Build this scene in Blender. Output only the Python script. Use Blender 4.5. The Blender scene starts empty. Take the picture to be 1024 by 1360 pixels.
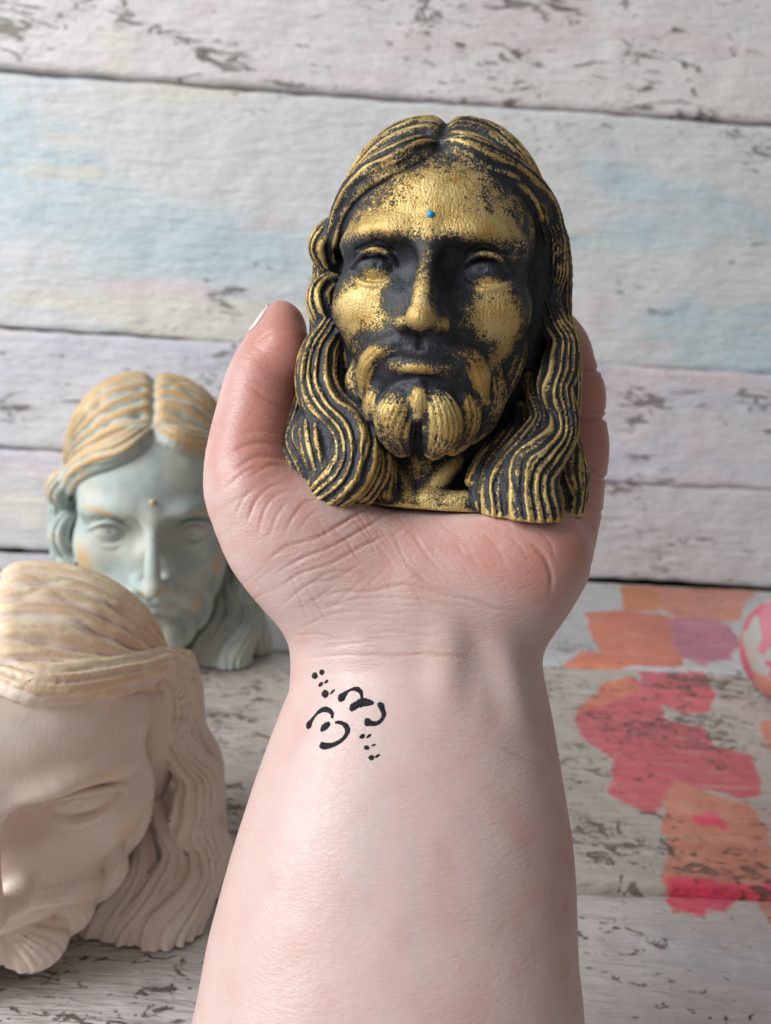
import bpy, math, random
import numpy as np
from mathutils import Vector, Matrix
from mathutils.bvhtree import BVHTree

random.seed(7)
scene = bpy.context.scene
COL = scene.collection

# ------------------------------------------------------------------ camera
F = 1000.0                      # focal length in photograph pixels (1024 x 1360)
CAM_H = 0.205
PITCH, YAW, ROLL = map(math.radians, (10.0, 1.8, 3.36))
fwd = Vector((math.sin(YAW) * math.cos(PITCH), math.cos(YAW) * math.cos(PITCH), -math.sin(PITCH)))
rg0 = Vector((math.cos(YAW), -math.sin(YAW), 0))
up0 = rg0.cross(fwd)
rg = rg0 * math.cos(ROLL) + up0 * math.sin(ROLL)
up = rg.cross(fwd)
CAM = Vector((0, 0, CAM_H))
cd = bpy.data.cameras.new('camera')
cam = bpy.data.objects.new('camera', cd)
COL.objects.link(cam)
cam.matrix_world = Matrix(((rg.x, up.x, -fwd.x, CAM.x), (rg.y, up.y, -fwd.y, CAM.y),
                           (rg.z, up.z, -fwd.z, CAM.z), (0, 0, 0, 1)))
cd.sensor_fit = 'VERTICAL'
cd.sensor_height = 36.0
cd.lens = 36.0 * F / 1360.0
cd.clip_start = 0.01
cd.clip_end = 50
cd.dof.use_dof = True
cd.dof.focus_distance = 0.168
cd.dof.aperture_fstop = 17.0
scene.camera = cam

# ------------------------------------------------------------------ light
world = bpy.data.worlds.new('World')
scene.world = world
world.use_nodes = True
bg = world.node_tree.nodes['Background']
bg.inputs[0].default_value = (1.0, 0.95, 0.92, 1)
bg.inputs[1].default_value = 0.215


def area(name, loc, aim, sx, sy, power, col):
    l = bpy.data.lights.new(name, 'AREA')
    l.shape = 'RECTANGLE'
    l.size, l.size_y = sx, sy
    l.energy = power
    l.color = col
    o = bpy.data.objects.new(name, l)
    COL.objects.link(o)
    o.location = loc
    o.rotation_euler = (Vector(aim) - Vector(loc)).to_track_quat('-Z', 'Y').to_euler()
    return o


area('window_light', (-1.90, -0.72, 1.33), (0.05, 0.40, 0.15), 1.4, 1.5, 92.0, (0.94, 0.975, 1.0))
scene.view_settings.view_transform = 'Standard'
scene.view_settings.look = 'None'
scene.view_settings.exposure = 0.0
scene.view_settings.gamma = 1.0
scene.cycles.max_bounces = 6
scene.cycles.diffuse_bounces = 3
scene.cycles.glossy_bounces = 3
scene.cycles.use_adaptive_sampling = True
scene.cycles.adaptive_threshold = 0.025


# ------------------------------------------------------------------ pixel helpers
def ray(u, v):
    return fwd + rg * ((u - 512) / F) - up * ((v - 680) / F)


def px(u, v, depth):
    return CAM + ray(u, v) * depth


def on_plane_z(u, v, z=0.0):
    r = ray(u, v)
    return CAM + r * ((z - CAM.z) / r.z)


def on_plane_y(u, v, y):
    r = ray(u, v)
    return CAM + r * ((y - CAM.y) / r.y)


def tag(o, label=None, cat=None, group=None, kind=None):
    if label: o['label'] = label
    if cat: o['category'] = cat
    if group: o['group'] = group
    if kind: o['kind'] = kind
    return o


def empty(name, loc=(0, 0, 0)):
    o = bpy.data.objects.new(name, None)
    o.empty_display_size = 0.02
    COL.objects.link(o)
    o.location = loc
    return o


def mesh_obj(name, V, Fs, mat=None, parent=None, smooth=True):
    me = bpy.data.meshes.new(name)
    V = np.asarray(V, dtype=np.float32)
    Fs = np.asarray(Fs, dtype=np.int32)
    if Fs.ndim == 2:
        k = Fs.shape[1]
        me.vertices.add(len(V))
        me.vertices.foreach_set('co', V.ravel())
        me.loops.add(Fs.size)
        me.loops.foreach_set('vertex_index', Fs.ravel())
        me.polygons.add(len(Fs))
        me.polygons.foreach_set('loop_start', np.arange(0, Fs.size, k, dtype=np.int32))
        me.update(calc_edges=True)
    me.validate()
    if smooth:
        me.polygons.foreach_set('use_smooth', np.ones(len(me.polygons), dtype=bool))
    if mat: me.materials.append(mat)
    o = bpy.data.objects.new(name, me)
    COL.objects.link(o)
    if parent: o.parent = parent
    return o


def fattr(o, name, arr):
    a = o.data.attributes.new(name, 'FLOAT', 'POINT')
    a.data.foreach_set('value', np.asarray(arr, dtype=np.float32))


def cattr(o, name, arr):
    a = o.data.attributes.new(name, 'FLOAT_COLOR', 'POINT')
    arr = np.asarray(arr, dtype=np.float32)
    if arr.shape[1] == 3:
        arr = np.concatenate([arr, np.ones((len(arr), 1), np.float32)], 1)
    a.data.foreach_set('color', arr.ravel())


# ------------------------------------------------------------------ numpy noise
_rs = np.random.RandomState(3)
_T = _rs.rand(64, 64, 64).astype(np.float32) * 2 - 1


def vnoise(P, freq, off=0.0):
    q = np.asarray(P, dtype=np.float32) * freq + off + 1000.0
    i = np.floor(q).astype(np.int32)
    f = q - i
    f = f * f * (3 - 2 * f)
    i &= 63
    j = (i + 1) & 63
    x0, y0, z0 = i[:, 0], i[:, 1], i[:, 2]
    x1, y1, z1 = j[:, 0], j[:, 1], j[:, 2]
    fx, fy, fz = f[:, 0], f[:, 1], f[:, 2]
    c00 = _T[x0, y0, z0] * (1 - fx) + _T[x1, y0, z0] * fx
    c10 = _T[x0, y1, z0] * (1 - fx) + _T[x1, y1, z0] * fx
    c01 = _T[x0, y0, z1] * (1 - fx) + _T[x1, y0, z1] * fx
    c11 = _T[x0, y1, z1] * (1 - fx) + _T[x1, y1, z1] * fx
    return (c00 * (1 - fy) + c10 * fy) * (1 - fz) + (c01 * (1 - fy) + c11 * fy) * fz


# ------------------------------------------------------------------ implicit sculpting
def smin(a, b, k):
    if k <= 0: return np.minimum(a, b)
    h = np.maximum(k - np.abs(a - b), 0) / k
    return np.minimum(a, b) - h * h * k * 0.25


def smax(a, b, k):
    return -smin(-a, -b, k)


def catmull(pts, n=6):
    pts = np.asarray(pts, dtype=np.float64)
    if len(pts) < 3:
        t = np.linspace(0, 1, n + 1)[:, None]
        return pts[0] * (1 - t) + pts[-1] * t
    p = np.vstack([2 * pts[0] - pts[1], pts, 2 * pts[-1] - pts[-2]])
    out = []
    for i in range(1, len(p) - 2):
        t = np.linspace(0, 1, n, endpoint=False)[:, None]
        a, b, c, d = p[i - 1], p[i], p[i + 1], p[i + 2]
        out.append(0.5 * ((2 * b) + (-a + c) * t + (2 * a - 5 * b + 4 * c - d) * t ** 2 + (-a + 3 * b - 3 * c + d) * t ** 3))
    out.append(pts[-1][None])
    r = np.vstack(out)
    if r.shape[1] > 3: r[:, 3] = np.maximum(r[:, 3], 1.0)
    return r


class Prim:
    """one implicit shape: op is union / cut with blend k"""

    def __init__(self, fn, lo, hi, k, op='u'):
        self.fn, self.k, self.op = fn, k, op
        self.lo = np.asarray(lo) - k - 26
        self.hi = np.asarray(hi) + k + 26


def ell(c, r, k=10, op='u', rot=None):
    c = np.asarray(c, np.float32); r = np.asarray(r, np.float32)
    R = np.array(Matrix.Rotation(math.radians(rot[0]), 3, rot[1]), dtype=np.float32) if rot else None
    m = r.max() if rot else r

    def fn(P):
        q = P - c
        if R is not None: q = q @ R
        a = q / r
        k0 = np.sqrt((a * a).sum(1))
        k1 = np.sqrt(((q / (r * r)) ** 2).sum(1)) + 1e-9
        return np.where(k0 < 0.05, -r.min(), k0 * (k0 - 1.0) / k1)
    return Prim(fn, c - m, c + m, k, op)


def chain(pts, k=8, op='u', n=5, flute=None, ref=(0, 0, 1), w=1.0, sz=1.0, wob=0.35):
    """tapered tube through (x,y,z,r); flute=(count,depth,phase) cuts strands along it; w flattens it across ref"""
    C = catmull(pts, n).astype(np.float32)
    A, r = C[:, :3].copy(), C[:, 3]
    ref = np.asarray(ref, np.float32)
    T = np.gradient(A, axis=0)
    T /= np.linalg.norm(T, axis=1)[:, None] + 1e-9
    N = ref[None] - T * (T @ ref)[:, None]
    N /= np.linalg.norm(N, axis=1)[:, None] + 1e-9
    B = np.cross(T, N)
    m = r.max() * max(w, 1.0)
    S = np.array([1, 1, 1.0 / sz], np.float32)
    mid = (A[:-1] + A[1:]) * 0.5
    hl = np.linalg.norm(A[1:] - A[:-1], axis=1) * 0.5
    rw = np.maximum(r[:-1], r[1:]) * max(w, 1.0)
    ph = (flute[2] if flute and len(flute) > 2 else 0.0)

    def fn(P):
        best = np.full(len(P), 1e9, np.float32)
        ang = np.zeros(len(P), np.float32); rr = np.zeros(len(P), np.float32)
        lo, hi = P.min(0), P.max(0)
        c = (lo + hi) * 0.5; R = np.linalg.norm(hi - lo) * 0.5
        dc = np.linalg.norm(mid - c, axis=1) - hl - rw
        use = np.nonzero(dc < max(R + 26 + k, dc.min() + 2 * R + 2))[0]
        PS = P * S
        for i in use:
            a, b = A[i] * S, A[i + 1] * S
            ab = b - a
            q = PS - a
            t = np.clip(q @ ab / (ab @ ab + 1e-9), 0, 1)
            dv = q - t[:, None] * ab
            rad = r[i] * (1 - t) + r[i + 1] * t
            if w != 1.0 or flute:
                x = ((dv @ B[i]) * (1 - t) + (dv @ B[i + 1]) * t) / w
                y = (dv @ N[i]) * (1 - t) + (dv @ N[i + 1]) * t
                z2 = np.maximum((dv * dv).sum(1) - (x * w) ** 2 - y * y, 0)
                d = np.sqrt(x * x + y * y + z2) - rad
                m_ = d < best
                if flute: ang[m_] = np.arctan2(x[m_], y[m_])
            else:
                d = np.sqrt((dv * dv).sum(1)) - rad
                m_ = d < best
            rr[m_] = rad[m_]
            best = np.where(m_, d, best)
        if flute:
            near = np.abs(best) < 30
            if near.any():
                an, Pn = ang[near], P[near]
                n1 = vnoise(Pn, 0.022, ph * 7.3)
                n2 = vnoise(Pn, 0.045, 11.0 + ph * 3.1)
                an = an + wob * n1 + 0.16 * np.sin(3 * an + ph)
                p1 = np.abs(np.cos(an * flute[0] * 0.5 + ph)) ** 0.8
                p2 = np.abs(np.cos(an * flute[0] * 1.13 + 1.3 + 2 * ph + 1.2 * n2)) ** 0.8
                amp = flute[1] * np.minimum(rr[near] / 15.0, 1)
                g = amp * ((1 - p1) * (0.85 + 0.5 * n2) + (1 - p2) * (0.36 - 0.3 * n2))
                best[near] += g
        return best * (0.85 if sz != 1.0 else 1.0)
    return Prim(fn, A.min(0) - m, A.max(0) + m, k, op)


def field(prims):
    def f(P):
        P = P.astype(np.float32)
        lo, hi = P.min(0), P.max(0)
        d = np.full(len(P), 200.0, np.float32)
        for p in prims:
            if (lo > p.hi).any() or (hi < p.lo).any(): continue
            q = p.fn(P)
            if p.op == 'u': d = smin(d, q, p.k)
            else: d = smax(d, -q, p.k)
        return d
    return f


def polygonise(f, lo, hi, h, B=5, SB=6):
    lo = np.asarray(lo, float); hi = np.asarray(hi, float)
    nb = np.ceil((hi - lo) / (h * B)).astype(int)
    n = nb * B
    cc = np.stack(np.meshgrid(*[np.arange(k) for k in nb], indexing='ij'), -1).reshape(-1, 3)
    sb = cc // SB
    skey = (sb[:, 0] * 1000 + sb[:, 1]) * 1000 + sb[:, 2]
    order = np.argsort(skey, kind='stable')
    cuts = np.nonzero(np.diff(skey[order]))[0] + 1
    val = np.empty(len(cc), np.float32)

    def coarse(g):
        val[g] = f(lo + (cc[g] + 0.5) * B * h)
    for g in np.split(order, cuts): coarse(g)
    act = np.abs(val) < B * h * 1.05
    V = np.where(val < 0, -50.0, 50.0).astype(np.float32).reshape(nb)
    V = np.repeat(np.repeat(np.repeat(V, B, 0), B, 1), B, 2)
    loc = np.stack(np.meshgrid(*[np.arange(B)] * 3, indexing='ij'), -1).reshape(-1, 3)
    sb = cc // 3
    skey = (sb[:, 0] * 1000 + sb[:, 1]) * 1000 + sb[:, 2]
    order = np.argsort(skey, kind='stable')
    order = order[act[order]]
    cuts = np.nonzero(np.diff(skey[order]))[0] + 1

    def fine(g):
        idx = (cc[g][:, None] * B + loc[None]).reshape(-1, 3)
        V[idx[:, 0], idx[:, 1], idx[:, 2]] = f(lo + (idx + 0.5) * h)
    for g in np.split(order, cuts): fine(g)
    ins = V < 0
    cnt = np.zeros(n - 1, np.uint8)
    for a in (0, 1):
        for b in (0, 1):
            for c in (0, 1):
                cnt += ins[a:n[0] - 1 + a, b:n[1] - 1 + b, c:n[2] - 1 + c]
    cell = np.argwhere((cnt > 0) & (cnt < 8))
    ny, nz = int(n[1]), int(n[2])
    key = (cell[:, 0] * ny + cell[:, 1]) * nz + cell[:, 2]
    acc = np.zeros((len(cell), 3)); num = np.zeros(len(cell))
    corners = [(a, b, c) for a in (0, 1) for b in (0, 1) for c in (0, 1)]
    cv = {c: V[cell[:, 0] + c[0], cell[:, 1] + c[1], cell[:, 2] + c[2]] for c in corners}
    for c in corners:
        for ax in range(3):
            if c[ax] == 0:
                e = list(c); e[ax] = 1; e = tuple(e)
                a, b = cv[c], cv[e]
                m = (a < 0) != (b < 0)
                t = np.where(m, a / np.where(m, a - b, 1), 0)
                pnt = np.tile(np.array(c, float), (len(cell), 1))
                pnt[:, ax] += t
                acc += pnt * m[:, None]; num += m
    verts = lo + (cell + acc / num[:, None] + 0.5) * h
    quads = []
    stride = (ny * nz, nz, 1)
    for ax in range(3):
        sl0 = [slice(1, -1)] * 3; sl1 = [slice(1, -1)] * 3
        sl0[ax] = slice(0, -1); sl1[ax] = slice(1, None)
        A0, A1 = ins[tuple(sl0)], ins[tuple(sl1)]
        e = np.argwhere(A0 != A1)
        if not len(e): continue
        off = np.array([1, 1, 1]); off[ax] = 0
        g = e + off
        s = ins[g[:, 0], g[:, 1], g[:, 2]]
        b1, b2 = [(1, 2), (2, 0), (0, 1)][ax]
        k0 = (g[:, 0] * ny + g[:, 1]) * nz + g[:, 2]
        q = np.stack([k0 - stride[b1] - stride[b2], k0 - stride[b2], k0, k0 - stride[b1]], 1)
        q[~s] = q[~s][:, ::-1]
        quads.append(q)
    Q = np.concatenate(quads)
    pos = np.clip(np.searchsorted(key, Q), 0, len(key) - 1)
    ok = np.all(key[pos] == Q, axis=1)
    return verts, pos[ok]


def edges_of(Q):
    e = np.concatenate([Q[:, [0, 1]], Q[:, [1, 2]], Q[:, [2, 3]], Q[:, [3, 0]]]).astype(np.int64)
    e.sort(axis=1)
    n = Q.max() + 1
    k = np.unique(e[:, 0] * n + e[:, 1])
    return np.stack([k // n, k % n], 1)


def smooth(V, E, it, lam=0.6):
    V = V.copy()
    n = len(V)
    deg = np.bincount(E.ravel(), minlength=n).astype(float)
    deg[deg == 0] = 1
    for _ in range(it):
        S = np.empty_like(V)
        for a in range(V.shape[1]):
            S[:, a] = np.bincount(E[:, 0], V[E[:, 1], a], n) + np.bincount(E[:, 1], V[E[:, 0], a], n)
        V += lam * (S / deg[:, None] - V)
    return V


def vnormals(V, Q):
    nrm = np.cross(V[Q[:, 2]] - V[Q[:, 0]], V[Q[:, 3]] - V[Q[:, 1]])
    out = np.zeros_like(V)
    for a in range(3):
        for c in range(4):
            out[:, a] += np.bincount(Q[:, c], nrm[:, a], len(V))
    return out / (np.linalg.norm(out, axis=1)[:, None] + 1e-12)


# ------------------------------------------------------------------ material helpers
class NT:
    def __init__(self, name):
        self.m = bpy.data.materials.new(name)
        self.m.use_nodes = True
        self.t = self.m.node_tree
        self.t.nodes.clear()
        self.out = self.t.nodes.new('ShaderNodeOutputMaterial')
        self.b = self.t.nodes.new('ShaderNodeBsdfPrincipled')
        self.t.links.new(self.b.outputs[0], self.out.inputs[0])
        self.co = None

    def link(self, a, b):
        self.t.links.new(a, b)

    def set(self, sock, val):
        if hasattr(val, 'is_output') or isinstance(val, bpy.types.NodeSocket):
            self.link(val, sock)
        else:
            if isinstance(val, (tuple, list)) and len(val) == 3 and sock.type == 'RGBA': val = (*val, 1)
            sock.default_value = val

    def P(self, **kw):
        for k, v in kw.items():
            self.set(self.b.inputs[k.replace('_', ' ')], v)

    def coord(self, kind='Object'):
        n = self.t.nodes.new('ShaderNodeTexCoord')
        return n.outputs[kind]

    def mapping(self, co, scale=(1, 1, 1), rot=(0, 0, 0), loc=(0, 0, 0)):
        n = self.t.nodes.new('ShaderNodeMapping')
        self.link(co, n.inputs[0])
        n.inputs[1].default_value = loc
        n.inputs[2].default_value = rot
        n.inputs[3].default_value = scale
        return n.outputs[0]

    def noise(self, co, scale, detail=4, rough=0.55, dist=0.0):
        n = self.t.nodes.new('ShaderNodeTexNoise')
        self.link(co, n.inputs['Vector'])
        n.inputs['Scale'].default_value = scale
        n.inputs['Detail'].default_value = detail
        n.inputs['Roughness'].default_value = rough
        n.inputs['Distortion'].default_value = dist
        return n.outputs[0]

    def voro(self, co, scale, feature='F1', rand=1.0):
        n = self.t.nodes.new('ShaderNodeTexVoronoi')
        n.feature = feature
        self.link(co, n.inputs['Vector'])
        n.inputs['Scale'].default_value = scale
        n.inputs['Randomness'].default_value = rand
        return n.outputs[0]

    def wave(self, co, scale, dist=2.0, detail=2.0, dscale=1.0, direction='X'):
        n = self.t.nodes.new('ShaderNodeTexWave')
        n.bands_direction = direction
        self.link(co, n.inputs['Vector'])
        n.inputs['Scale'].default_value = scale
        n.inputs['Distortion'].default_value = dist
        n.inputs['Detail'].default_value = detail
        n.inputs['Detail Scale'].default_value = dscale
        return n.outputs[1]

    def attr(self, name, col=False):
        n = self.t.nodes.new('ShaderNodeAttribute')
        n.attribute_name = name
        return n.outputs['Color'] if col else n.outputs['Fac']

    def math(self, op, a, b=0.5, c=None, clamp=False):
        n = self.t.nodes.new('ShaderNodeMath')
        n.operation = op
        n.use_clamp = clamp
        self.set(n.inputs[0], a)
        self.set(n.inputs[1], b)
        if c is not None: self.set(n.inputs[2], c)
        return n.outputs[0]

    def ramp(self, v, a, b, lo=0.0, hi=1.0):
        n = self.t.nodes.new('ShaderNodeMapRange')
        n.interpolation_type = 'SMOOTHSTEP'
        self.set(n.inputs[0], v)
        n.inputs[1].default_value = a
        n.inputs[2].default_value = b
        n.inputs[3].default_value = lo
        n.inputs[4].default_value = hi
        return n.outputs[0]

    def mix(self, f, a, b, mode='MIX'):
        n = self.t.nodes.new('ShaderNodeMix')
        n.data_type = 'RGBA'
        n.blend_type = mode
        self.set(n.inputs['Factor'], f)
        self.set(n.inputs[6], a)
        self.set(n.inputs[7], b)
        return n.outputs[2]

    def bump(self, h, strength=0.3, dist=0.001, prev=None):
        n = self.t.nodes.new('ShaderNodeBump')
        n.inputs['Strength'].default_value = strength
        n.inputs['Distance'].default_value = dist
        self.link(h, n.inputs['Height'])
        if prev is not None: self.link(prev, n.inputs['Normal'])
        return n.outputs[0]


# ------------------------------------------------------------------ plank wall and plank table
WALL_Y = on_plane_z(512, 757).y
TILT = 0.0


def plank_paint(name, seed, base, tint1, tint2, tint3, wood, chip_lo, stroke_rot, grain='X', splat=False):
    n = NT(name)
    co = n.mapping(n.coord(), loc=(seed * 1.7, seed * 0.9, seed * 2.3))
    big = n.noise(n.mapping(co, (2.2, 2.2, 7.0)), 1.0, 3, 0.6, 0.6)
    big2 = n.noise(n.mapping(co, (3.1, 3.1, 10.0), loc=(5, 2, 8)), 1.0, 3, 0.62, 0.8)
    big3 = n.noise(n.mapping(co, (4.5, 4.5, 13.0), loc=(1, 7, 3)), 1.0, 2, 0.6, 0.5)
    fibre = n.noise(n.mapping(co, (14, 14, 130) if grain == 'X' else (14, 130, 14)), 1.0, 3, 0.7, 0.4)
    stroke = n.noise(n.mapping(co, (30, 160, 190) if grain == 'X' else (30, 190, 60), rot=stroke_rot), 1.0, 3, 0.7, 0.3)
    fine = n.noise(co, 420, 2, 0.75)
    lump = n.noise(n.mapping(co, (18, 18, 40)), 1.0, 3, 0.65)
    col = n.mix(n.ramp(big, 0.48, 0.64), base, tint1)
    col = n.mix(n.math('MULTIPLY', n.ramp(big2, 0.54, 0.68), 0.85), col, tint2)
    col = n.mix(n.math('MULTIPLY', n.ramp(big3, 0.58, 0.70), 0.75), col, tint3)
    col = n.mix(n.math('MULTIPLY', n.ramp(stroke, 0.45, 0.75), 0.30), col, (0.78, 0.75, 0.74))
    if splat:
        pc = n.attr('paint', True)
        pa = n.attr('paint_amount')
        pa = n.ramp(n.math('ADD', pa, n.math('MULTIPLY', n.math('SUBTRACT', n.noise(n.mapping(co, (60, 170, 60), rot=(0, 0, 0.35)), 1.0, 4, 0.7), 0.5), 0.75)), 0.40, 0.56)
        brush = n.noise(n.mapping(co, (25, 150, 25), rot=(0, 0, 0.3)), 1.0, 3, 0.65, 0.4)
        pc = n.mix(n.math('MULTIPLY', n.ramp(brush, 0.48, 0.72), 0.35), pc, (0.74, 0.42, 0.36))
        pc = n.mix(n.math('MULTIPLY', n.ramp(brush, 0.5, 0.28), 0.30), pc, (0.52, 0.07, 0.09))
        col = n.mix(n.math('MULTIPLY', pa, 0.93), col, pc)
    # chips down to grey wood, long and ragged along the grain
    chipn = n.noise(n.mapping(co, (26, 26, 90) if grain == 'X' else (85, 150, 85)), 1.0, 4, 0.72, 0.9)
    where = n.noise(n.mapping(co, (5, 5, 9) if grain == 'X' else (10, 15, 10), loc=(3, 3, 3)), 1.0, 3, 0.6)
    cv = n.math('ADD', chipn, n.math('MULTIPLY', n.math('SUBTRACT', where, 0.5), 0.75 if grain == 'X' else 0.5))
    if splat:
        cv = n.math('ADD', cv, n.math('MULTIPLY', n.attr('worn'), 0.16))
    chip = n.ramp(cv, chip_lo, chip_lo + 0.035)
    fleck = n.noise(n.mapping(co, (120, 120, 260) if grain == 'X' else (130, 250, 130), loc=(2, 9, 4)), 1.0, 3, 0.6, 0.6)
    fl2 = n.math('ADD', fleck, n.math('MULTIPLY', n.math('SUBTRACT', where, 0.5), 0.5))
    chip = n.math('MAXIMUM', chip, n.ramp(fl2, 0.70 if grain == 'X' else 0.645, 0.74 if grain == 'X' else 0.68))
    crack = n.voro(n.mapping(co, (9, 9, 30) if grain == 'X' else (14, 26, 14), rot=(0, 0, 0.1)), 1.0, 'DISTANCE_TO_EDGE')
    crk = n.math('MULTIPLY', n.ramp(n.math('ADD', crack, n.math('MULTIPLY', n.math('SUBTRACT', fine, 0.5), 0.05)), 0.012, 0.004), n.ramp(where, 0.56, 0.66))
    chip = n.math('MAXIMUM', chip, n.math('MULTIPLY', crk, 0.8))
    wcol = n.mix(n.ramp(fibre, 0.35, 0.65), wood, tuple(c * 0.45 for c in wood))
    col = n.mix(n.math('MULTIPLY', chip, 0.88), col, wcol)
    n.P(Base_Color=col, Roughness=n.math('ADD', n.math('MULTIPLY', chip, 0.2), 0.58 if not splat else 0.46))
    hgt = n.math('MULTIPLY', lump, 0.0034)
    hgt = n.math('ADD', hgt, n.math('MULTIPLY', stroke, 0.0023))
    hgt = n.math('ADD', hgt, n.math('MULTIPLY', fibre, 0.0011))
    hgt = n.math('SUBTRACT', hgt, n.math('MULTIPLY', chip, 0.0007))
    b = n.bump(hgt, 1.0, 1.0)
    n.link(b, n.b.inputs['Normal'])
    return n.m


def plank_mesh(name, x0, x1, a0, a1, thick, face, level, mat, parent, nx, na, seed, rough=0.0012, edge=0.004):
    """one board: a front sheet with worn, wandering edges and sides running back"""
    X = np.linspace(x0, x1, nx)
    t = np.linspace(0, 1, na)
    # crowd the rows near the two long edges
    e = edge / (a1 - a0)
    t = np.unique(np.concatenate([[0, e * 0.35, e, e * 2], np.linspace(e * 3, 1 - e * 3, na), [1 - e * 2, 1 - e, 1 - e * 0.35, 1]]))
    na = len(t)
    XX, TT = np.meshgrid(X, t, indexing='ij')
    q = np.stack([XX.ravel(), np.full(XX.size, seed * 3.1), np.zeros(XX.size)], 1)
    w0 = vnoise(q, 9.0) * 0.0016 + vnoise(q, 60.0, 4) * 0.0009
    w1 = vnoise(q, 9.0, 17) * 0.0016 + vnoise(q, 60.0, 23) * 0.0009
    AA = a0 + (a1 - a0) * TT.ravel() + w0 * (1 - TT.ravel()) + w1 * TT.ravel()
    dist = np.minimum(TT, 1 - TT).ravel() * (a1 - a0)
    q2 = np.stack([XX.ravel(), AA, np.full(XX.size, seed * 5.7)], 1)
    h = rough * (vnoise(q2, 12) + 0.6 * vnoise(q2, 40, 3) + 0.4 * vnoise(q2, 110, 9))
    h = h - edge * 0.8 * np.clip(1 - dist / edge, 0, 1) ** 2
    H = level + h
    if face == 'wall':
        V = np.stack([XX.ravel(), WALL_Y - H, AA], 1)
        back = np.stack([XX.ravel(), np.full(XX.size, WALL_Y + thick), AA], 1)
    else:
        V = np.stack([XX.ravel(), AA, H], 1)
        back = np.stack([XX.ravel(), AA, np.full(XX.size, level - thick)], 1)
    id_ = np.arange(nx * na).reshape(nx, na)
    Q = np.stack([id_[:-1, :-1], id_[1:, :-1], id_[1:, 1:], id_[:-1, 1:]], -1).reshape(-1, 4)
    rim = np.concatenate([id_[:, 0], id_[-1, 1:], id_[-2::-1, -1], id_[0, -2:0:-1]])
    nv = len(V)
    B = back[rim]
    r2 = np.roll(np.arange(len(rim)), -1)
    side = np.stack([rim, nv + np.arange(len(rim)), nv + r2, rim[r2]], 1)
    V = np.vstack([V, B])
    Q = np.vstack([Q, side])
    o = mesh_obj(name, V, Q, mat, parent)
    return o, V


wall = empty('wall', (0, WALL_Y, 0))
tag(wall, kind='structure')
PINK, BLUE, CRM, LIL = (0.64, 0.54, 0.54), (0.46, 0.56, 0.59), (0.64, 0.60, 0.51), (0.54, 0.53, 0.58)
WHT = (0.62, 0.60, 0.59)


def wz(v):
    return on_plane_y(512, v, WALL_Y).z


bounds = [wz(757), wz(622), wz(466), wz(130), wz(-230)]
specs = [
    (1, (0.56, 0.53, 0.53), LIL, PINK, CRM, (0.24, 0.20, 0.18), 0.70, (0, 0.1, 0)),
    (2, (0.58, 0.56, 0.57), LIL, PINK, WHT, (0.22, 0.20, 0.19), 0.635, (0, 0.2, 0)),
    (3, (0.60, 0.60, 0.60), BLUE, CRM, PINK, (0.26, 0.24, 0.22), 0.655, (0, -0.5, 0)),
    (4, (0.66, 0.63, 0.61), WHT, PINK, CRM, (0.24, 0.21, 0.18), 0.61, (0, 0.6, 0)),
]
for i, sp in enumerate(specs):
    m = plank_paint('weathered_white_paint', *sp)
    g = 0.0 if i != 3 else 0.0012
    o, _ = plank_mesh('plank', -1.3, 1.3, bounds[i] + (0.002 if i == 0 else g), bounds[i + 1] - (0.0 if i != 2 else 0.0012), 0.02, 'wall',
                      (0.001, 0.0045, 0.001, 0.004)[i], m, None, 330, 40, i + 1)
    o.parent = wall
    o.matrix_parent_inverse = wall.matrix_world.inverted() if False else Matrix.Translation(-Vector((0, WALL_Y, 0)))
_n = NT('dark_gap'); _n.P(Base_Color=(0.03, 0.024, 0.02), Roughness=0.9)
gapm = _n.m
# the battens behind the boards, seen only as the dark of the gaps
bk = mesh_obj('backing_board', [(-1.3, WALL_Y + 0.021, -0.02), (1.3, WALL_Y + 0.021, -0.02), (1.3, WALL_Y + 0.021, 0.95), (-1.3, WALL_Y + 0.021, 0.95),
                                (-1.3, WALL_Y + 0.03, -0.02), (1.3, WALL_Y + 0.03, -0.02), (1.3, WALL_Y + 0.03, 0.95), (-1.3, WALL_Y + 0.03, 0.95)],
              [(0, 1, 2, 3), (5, 4, 7, 6), (4, 5, 1, 0), (3, 2, 6, 7), (4, 0, 3, 7), (1, 5, 6, 2)], gapm, None, False)
bk.parent = wall
bk.matrix_parent_inverse = Matrix.Translation(-Vector((0, WALL_Y, 0)))

# ---- table
table = empty('table_top', (0, 0, 0))
tag(table, kind='structure')


def ty(u, v):
    return on_plane_z(u, v).y


e1, e2 = ty(880, 889), ty(880, 1176)
rows = [(e1, WALL_Y - 0.006), (e2, e1), (e2 - (e1 - e2), e2), (e2 - 2 * (e1 - e2), e2 - (e1 - e2))]

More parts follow.
